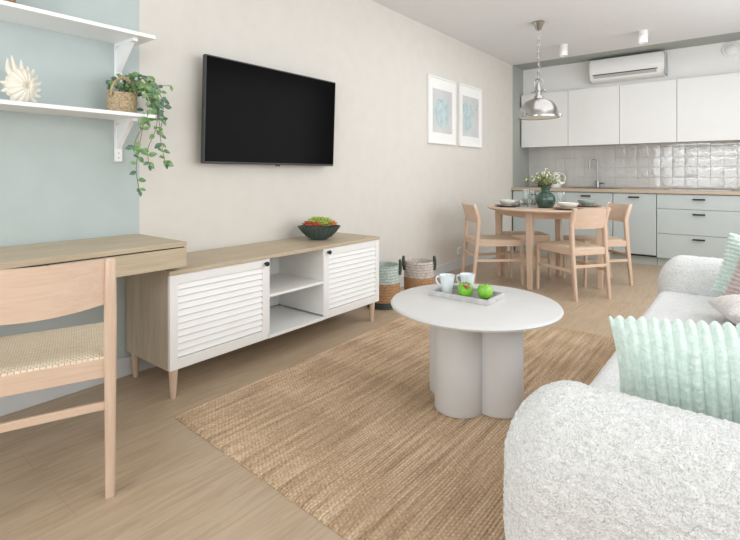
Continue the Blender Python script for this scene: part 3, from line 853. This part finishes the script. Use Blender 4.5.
def make_chair(name, label, group, W=.172, FW=.197, D=.475, seat=.44, top=.785, knee=.64, splay=.03, back0=.605, back1=.775, lean=.045,
               leg=.034, curve=.035, cord='cord_small', st_side=.24, st_rear=.285, rail=.062, straight=False, backrad=1):
    r = thing(name, label, 'chair', (0, 0, 0), 0, group)
    ky = splay+.028 if not straight else 0
    ty = ky-lean if not straight else -.005
    for s_ in (-1, 1):
        path = [(s_*W, 0, 0), (s_*W, ky*.7, seat-.05), (s_*W, ky, knee), (s_*W, (ky+ty)/2, (knee+top)/2), (s_*W, ty, top-.008), (s_*W, ty, top)]
        ws = [leg*.8, leg, leg*1.05, leg*1.0, leg*.9, leg*.6]
        sweep_rect(path, ws, [q*1.15 for q in ws]).done('leg', 'beech_z', r, 50)
        sweep_rect([(s_*FW, D+.01, 0), (s_*FW, D, seat-.06), (s_*FW, D, seat-.012)], [leg*.75, leg, leg], [leg*.75, leg, leg]).done('leg', 'beech_z', r, 50)
        # side rail + stretcher
        yb = ky*.7
        def bar(z0, z1, th=.018):
            return [(s_*W-th/2, yb, z0), (s_*W+th/2, yb, z0), (s_*FW+th/2, D, z0), (s_*FW-th/2, D, z0)], [(s_*W-th/2, yb, z1), (s_*W+th/2, yb, z1), (s_*FW+th/2, D, z1), (s_*FW-th/2, D, z1)]
        MB().hexa(*bar(seat-rail, seat-.008), .002).done('seat_rail', 'beech_y', r)
        MB().hexa(*bar(st_side-.011, st_side+.014), .003).done('stretcher', 'beech_y', r)
    MB().box(-FW, FW, D-.01, D+.012, seat-rail, seat-.008, .002).done('seat_rail', 'beech_x', r)
    MB().box(-W, W, ky*.7-.009, ky*.7+.009, seat-rail, seat-.008, .002).done('seat_rail', 'beech_x', r)
    MB().box(-W, W, ky*.4-.008, ky*.4+.008, st_rear-.013, st_rear+.013, .003).done('stretcher', 'beech_x', r)
    # seat with slight dish
    b = bmesh.new(); n = 18; T = []; Bt = []
    for i in range(n+1):
        u = i/n; a, c = [], []
        for j in range(n+1):
            v = j/n
            wx = (W-.012)*(1-v)+(FW+.008)*v if v > .0 else W-.012
            x = (2*u-1)*wx; y = ky*.7-.006+(D+.02-ky*.7)*v
            e = min(u, 1-u, v, 1-v)
            z = seat+.006-.012*math.sin(PI*u)*math.sin(PI*v)-(.008 if e == 0 else 0)
            a.append(b.verts.new((x, y, z))); c.append(b.verts.new((x, y, seat-.02)))
        T.append(a); Bt.append(c)
    for i in range(n):
        for j in range(n):
            b.faces.new((T[i][j], T[i+1][j], T[i+1][j+1], T[i][j+1])); b.faces.new((Bt[i][j], Bt[i][j+1], Bt[i+1][j+1], Bt[i+1][j]))
    for i in range(n):
        for (P, Q) in ((T[i][0], T[i+1][0]), (T[i+1][n], T[i][n])):
            pass
        b.faces.new((T[i+1][0], T[i][0], Bt[i][0], Bt[i+1][0])); b.faces.new((T[i][n], T[i+1][n], Bt[i+1][n], Bt[i][n]))
        b.faces.new((T[0][i], T[0][i+1], Bt[0][i+1], Bt[0][i])); b.faces.new((T[n][i+1], T[n][i], Bt[n][i], Bt[n][i+1]))
    m = MB(); m._merge(b); m.done('seat', cord, r, 50)
    # curved backrest panel
    b = bmesh.new(); N = 24; R = []
    for i in range(N+1):
        u = 2*i/N-1; x = u*(W-leg*.3)
        cy = -curve*(1-u*u)
        def yy(z):
            t = max(0, min(1, (z-knee)/(top-knee)));  return ky+(ty-ky)*t
        dipb = .0 if backrad == 1 else .016*(u*u)
        z0 = back0+dipb; z1 = back1-(0 if backrad == 1 else .0)
        R.append([b.verts.new((x, yy(z0)+cy-.009, z0)), b.verts.new((x, yy(z0)+cy+.009, z0)), b.verts.new((x, yy(z1)+cy+.007, z1)), b.verts.new((x, yy(z1)+cy-.007, z1))])
    for A, B in zip(R, R[1:]):
        for k in range(4): b.faces.new((A[k], A[(k+1) % 4], B[(k+1) % 4], B[k]))
    b.faces.new(R[0]); b.faces.new(R[-1]); bmesh.ops.recalc_face_normals(b, faces=b.faces[:])
    m = MB(); m._merge(b); m.done('backrest', 'beech_x', r, 40)
    return r
ch = make_chair('dining_chair', 'beech dining chair by the long wall, its back beside the baseboard', 'beech chairs around the dining table')
def face(o, x, y, fx, fy):
    o.location = (x, y, 0); o.rotation_euler = (0, 0, math.atan2(-fx, fy))
face(ch, .40, 4.31, .707, .707)
c2 = copy_tree(ch); face(c2, 1.552, 4.36, -.82, .57); c2['label'] = 'beech dining chair with its back turned, in front of the table on the sofa side'
c3 = copy_tree(ch); face(c3, 1.585, 5.29, -.72, -.70); c3['label'] = 'beech dining chair between the table and the kitchen drawers'
# stool tucked under the far side
r = thing('dining_stool', 'low beech stool tucked under the far side of the dining table', 'stool', (.72, 5.02, 0), math.radians(38), )
for sx in (-1, 1):
    for sy in (-1, 1):
        sweep_rect([(sx*.2, sy*.17, 0), (sx*.19, sy*.16, .42)], [.024, .03], [.024, .03]).done('leg', 'beech_z', r, 50)
m = MB().box(-.19, .19, -.17, -.15, .37, .425, .002).box(-.19, .19, .15, .17, .37, .425, .002).box(-.2, -.18, -.16, .16, .37, .425, .002).box(.18, .2, -.16, .16, .37, .425, .002).done('seat_rail', 'beech_x', r)
MB().box(-.205, .205, -.175, .175, .422, .445, .006).done('seat', 'cord_small', r)
MB().box(-.19, .19, -.173, -.157, .2, .225, .002).box(-.19, .19, .157, .173, .2, .225, .002).done('stretcher', 'beech_x', r)

# tableware
def lathe_thing(name, lab, cat, x, y, z, prof, mat, part, group=None, fn=None, seg=36):
    o = MB().lathe(prof, seg, fn=fn).done(name, mat, smooth=50); o.location = (x, y, z)
    return tag(o, lab, cat, group)
plate = lambda R: [(0, 0), (R*.6, 0), (R*.65, .003), (R, .013), (R, .016), (R*.64, .007), (0, .006)]
bowl = lambda R, h: [(0, 0), (R*.5, 0), (R*.52, .006), (R*.82, h*.35), (R, h*.8), (R*1.0, h), (R*.95, h), (R*.9, h*.75), (R*.7, h*.3), (0, .01)]
SET = [(.72, 4.555, 'dark_plate', 'bowl_white', 'dark stoneware plate under the white bowl at the wall side setting', 'off white bowl on the dark plate at the wall side setting', .055),
       (1.30, 4.53, 'brown_plate', 'bowl_white', 'taupe plate under the off white bowl in front of the turned chair', 'off white bowl in front of the turned chair', .05),
       (1.33, 5.06, 'brown_plate', 'bowl_green', 'taupe plate under the sage green bowl on the kitchen side', 'sage green bowl on the kitchen side of the table', .055),
       (.75, 5.06, 'dark_plate', 'bowl_green', 'dark plate on the far side of the table behind the glasses', 'sage bowl on the far side of the table behind the glasses', .05)]
for x, y, pm, bmt, l1, l2, h in SET:
    lathe_thing('dinner_plate', l1, 'plate', x, y, TT+.0005, plate(.132), pm, '', 'dinner plates')
    lathe_thing('bowl', l2, 'bowl', x, y, TT+.0125, bowl(.088, h), bmt, '', 'bowls on the plates')
tum = lambda R, h: [(0, 0), (R*.8, 0), (R*.85, .004), (R, h), (R*.95, h), (R*.8, .012), (0, .01)]
for x, y, R, h, lab in ((.885, 4.61, .036, .175, 'tall clear glass nearest the wall side bowl'), (.935, 4.66, .034, .165, 'tall clear glass close against the green vase'),
                        (.945, 4.54, .034, .085, 'short clear tumbler in front of the two tall glasses'), (1.165, 4.78, .04, .15, 'tall clear glass between the vase and the white bowl'),
                        (.86, 4.54, .03, .07, 'short clear tumbler beside the wall side plate')):
    o = lathe_thing('drinking_glass', lab, 'glass', x, y, TT+.0005, tum(R, h), 'glass', '', 'clear drinking glasses')
def napkin(x, y, rz, lab, w=.17, d=.11):
    b = bmesh.new(); n = 10; G = []
    for i in range(n+1):
        row = []
        for j in range(n+1):
            u, v = i/n-.5, j/n-.5
            row.append(b.verts.new((u*w, v*d, .004+.0015*math.sin(9*u+5*v)+.001*math.sin(14*v))))
        G.append(row)
    for i in range(n):
        for j in range(n): b.faces.new((G[i][j], G[i+1][j], G[i+1][j+1], G[i][j+1]))
    r0 = bmesh.ops.extrude_face_region(b, geom=b.faces[:])
    for v in [g for g in r0['geom'] if isinstance(g, bmesh.types.BMVert)]: v.co.z -= .003
    bmesh.ops.recalc_face_normals(b, faces=b.faces[:])
    m = MB(); m._merge(b); o = m.done('napkin', 'napkin', smooth=60); o.location = (x, y, TT+.0015); o.rotation_euler = (0, 0, rz)
    tag(o, lab, 'napkin')
napkin(.93, 4.45, .4, 'folded grey linen napkin on the table in front of the tumblers')
# vase and flowers
vx, vy = 1.06, 4.64
r = thing('flower_vase', 'dark green glass vase with a flared neck in the middle of the dining table', 'vase', (vx, vy, TT+.0005))
MB().lathe([(0, 0), (.06, 0), (.068, .004), (.088, .045), (.094, .085), (.085, .122), (.055, .148), (.04, .16), (.04, .17), (.05, .195), (.056, .21), (.05, .21), (.042, .19), (.034, .165), (.05, .14), (.08, .09), (.06, .02), (0, .012)], 48,
           fn=lambda r_, z, a: r_*(1+.012*math.cos(12*a))).done('vessel', 'green_glass', r, 60)
r = thing('flower_bunch', 'bunch of small white flowers with pale green leaves standing in the green vase', 'flowers', (vx, vy, TT+.145))
ms, ml, mb = MB(), MB(), MB()
for k in range(64):
    a = random.uniform(0, 2*PI); el = random.uniform(.15, 1)
    R = .19*math.sqrt(random.random())
    tip = Vector((math.cos(a)*R, math.sin(a)*R, .225-R*.55+random.uniform(-.05, .02)))
    mid = Vector((tip.x*.25, tip.y*.25, .07))
    sp = spline([(0, 0, -.03), mid, tip], 4); ms.tube(sp, .0014, 4)
    for q in range(4):
        p = sp[-1-q] if q < 3 else sp[-5]
        d = Vector((random.uniform(-1, 1), random.uniform(-1, 1), random.uniform(0, 1))); ml.leaf(p, d, .034, .013, Vector((0, 0, 1)))
    if k % 2 == 0:
        for q in range(3): mb.ball(tip+Vector((random.uniform(-.014, .014), random.uniform(-.014, .014), random.uniform(-.01, .012))), random.uniform(.006, .011), (1, 1, .7), 1)
ms.done('stems', 'stem', r); ml.done('foliage', 'leaf_light', r); mb.done('blossoms', 'blossom', r)

# ------------------------------------------------------------------ desk chair
dc = make_chair('desk_chair', 'beech desk chair with woven cord seat, seen from behind at the desk', None, W=.225, FW=.247, D=.40, seat=.47, top=.792, knee=.6, splay=0, back0=.628, back1=.79, lean=0,
                leg=.036, curve=.05, cord='cord', st_side=.2, st_rear=.305, rail=.07, straight=True, backrad=2)
fx, fy = -.94, .34
# right rear post foot at (.928,.698)
wx, wy = fy, -fx   # local +x = facing rotated -90deg
face(dc, .932-.225*wx, .700-.225*wy, fx, fy)

# ------------------------------------------------------------------ sofa
r = thing('sofa', 'white boucle sofa with thick rounded arms facing the media console', 'sofa', (0, 0, 0))
def blob(co, amp=.0035, f=95):
    return noise.noise(co*f)*amp+noise.noise(co*f*2.3)*amp*.5
def soft(name, x0, x1, y0, y1, z0, z1, rad, n=40, amp=.003, fnx=None, mat='boucle'):
    c = Vector(((x0+x1)/2, (y0+y1)/2, (z0+z1)/2))
    def fn(p, d):
        q = p+c
        if fnx: q = fnx(q)
        return q+d*(blob(q, amp))
    b = rounded(((x1-x0)/2, (y1-y0)/2, (z1-z0)/2), rad, n, fn)
    bmesh.ops.recalc_face_normals(b, faces=b.faces[:])
    m = MB(); m._merge(b); return m.done(name, mat, r, 180)
soft('armrest', 2.128, 3.2, 1.0, 1.31, .05, .58, (.155, .15, .2), 130, .0045)
soft('armrest', 2.175, 3.2, 3.1, 3.41, .05, .605, (.13, .15, .2), 50, .004)
soft('base', 2.21, 3.15, 1.28, 3.13, .06, .3, (.03, .03, .04), 20, .002)
soft('seat_cushion', 2.195, 3.0, 1.29, 2.2, .27, .425, (.05, .03, .05), 50, .002)
soft('seat_cushion', 2.195, 3.0, 2.2, 3.12, .27, .425, (.05, .03, .05), 50, .002)
soft('backrest', 2.9, 3.3, 1.1, 3.32, .06, .8, (.15, .15, .16), 30, .003)
for x in (2.4, 3.1):
    for y in (1.16, 3.24): MB().lathe([(0, 0), (.02, 0), (.026, .06), (0, .06)], 16, c=(x, y, 0)).done('leg', 'black', r, 40)

# pillows: local x = width, z = up, y = thickness
def pillow(name, lab, mat, w, h, t, loc, rot, ribs, horiz=False, rib_amp=.015, cat='pillow', group=None, n=150):
    b = bmesh.new(); F, K = [], []
    for i in range(n+1):
        u = 2*i/n-1; f, k = [], []
        for j in range(n//2+1):
            v = 2*j/(n//2)-1
            prof = (max(0, 1-abs(u)**3.2)*max(0, 1-abs(v)**3.2))**.55
            rc = u if not horiz else v
            rb = abs(math.cos(rc*ribs*PI/2))
            ribh = rib_amp*(rb**.6)*(.3+.7*prof)+.003*noise.noise(Vector((u*14, v*22, 3)))
            sx = w/2*u*(1-.05*(1-v*v)*abs(u)); sz = h/2*v*(1-.05*(1-u*u))
            edge = rib_amp*.9*rb
            if not horiz: sz += edge*v*abs(v)**6
            else: sx += edge*u*abs(u)**6
            y = t/2*prof+ribh
            f.append(b.verts.new((sx, -y, sz))); k.append(b.verts.new((sx, y, sz)) if 0 < i < n and 0 < j < n//2 else None)
        F.append(f); K.append(k)
    for i in range(n+1):
        for j in range(n//2+1):
            if K[i][j] is None:
                F[i][j].co.y = 0; K[i][j] = F[i][j]
    for i in range(n):
        for j in range(n//2):
            b.faces.new((F[i][j], F[i+1][j], F[i+1][j+1], F[i][j+1]))
            b.faces.new((K[i][j], K[i][j+1], K[i+1][j+1], K[i+1][j]))
    m = MB(); m._merge(b); o = m.done(name, mat, smooth=180); o.location = loc; o.rotation_euler = rot
    return tag(o, lab, cat, group)
R_ = math.radians
pillow('throw_pillow', 'mint ribbed plush pillow leaning on the near sofa arm', 'mint', .52, .29, .13, (2.568, 1.455, .566), (R_(12), R_(-4.5), R_(10)), 20, group='ribbed plush pillows')
pillow('throw_pillow', 'mint ribbed plush pillow standing against the far sofa arm behind the mauve one', 'mint', .42, .31, .13, (2.69, 2.985, .58), (R_(-10), R_(14), R_(4)), 15, True, .009, group='ribbed plush pillows')
pillow('throw_pillow', 'mauve grey ribbed plush pillow leaning on the far mint pillow', 'mauve', .42, .31, .12, (2.745, 2.85, .575), (R_(-12), R_(18), R_(4)), 15, True, .009, group='ribbed plush pillows')
pillow('fur_cushion', 'fluffy pale greige cushion lying on the sofa seat before the far pillows', 'greige_fur', .46, .42, .13, (2.715, 2.52, .497), (R_(84), R_(4), R_(12)), 3, False, .004, 'cushion')

# ------------------------------------------------------------------ light
def area(name, loc, rot, sx, sy, power, col=(1, 1, 1)):
    l = bpy.data.lights.new(name, 'AREA'); l.shape = 'RECTANGLE'; l.size = sx; l.size_y = sy; l.energy = power; l.color = col
    o = bpy.data.objects.new(name, l); COL.objects.link(o); o.location = loc; o.rotation_euler = rot; return o
area('window_daylight_front', (1.68, Y0+.03, 1.33), (R_(90), 0, 0), 2.3, 1.85, 38, (.962, .982, 1))
area('added_side_fill', (RX-.03, 3.3, 1.45), (R_(90), 0, R_(90)), 5.2, 1.7, 57, (.962, .982, 1))  # main side fill, added along the right wall and stretched towards the kitchen
area('added_up_fill', (1.9, -1.2, 1.6), (R_(168), 0, 0), 1.6, 1.2, 32, (.95, .978, 1))  # uplight added behind the camera to brighten the ceiling
area('added_kitchen_fill', (1.9, 4.5, 2.55), (0, 0, 0), 2.2, 2.4, 20, (.962, .982, 1))  # unseen downward fill added under the ceiling for the kitchen end
w = bpy.data.worlds.new('daylight'); S.world = w; w.use_nodes = True
w.node_tree.nodes['Background'].inputs[0].default_value = (.93, .96, 1, 1); w.node_tree.nodes['Background'].inputs[1].default_value = 1.2

# ------------------------------------------------------------------ camera
cam = bpy.data.cameras.new('camera'); co = bpy.data.objects.new('camera', cam); COL.objects.link(co)
f_px = 476.0; yaw = math.atan(380/f_px)
cam.sensor_width = 36; cam.sensor_fit = 'HORIZONTAL'; cam.lens = 36*f_px/740
cam.shift_y = -(270-174.5)/740
cam.clip_start = .05
co.location = (2.60, 0, 1.07); co.rotation_euler = (PI/2, 0, yaw)
S.camera = co
S.view_settings.view_transform = 'Standard'
S.view_settings.look = 'None'
S.view_settings.exposure = .13
S.view_settings.gamma = 1
S.cycles.use_denoising = True
S.cycles.max_bounces = 8
S.cycles.diffuse_bounces = 5
S.cycles.caustics_reflective = False
S.cycles.caustics_refractive = False
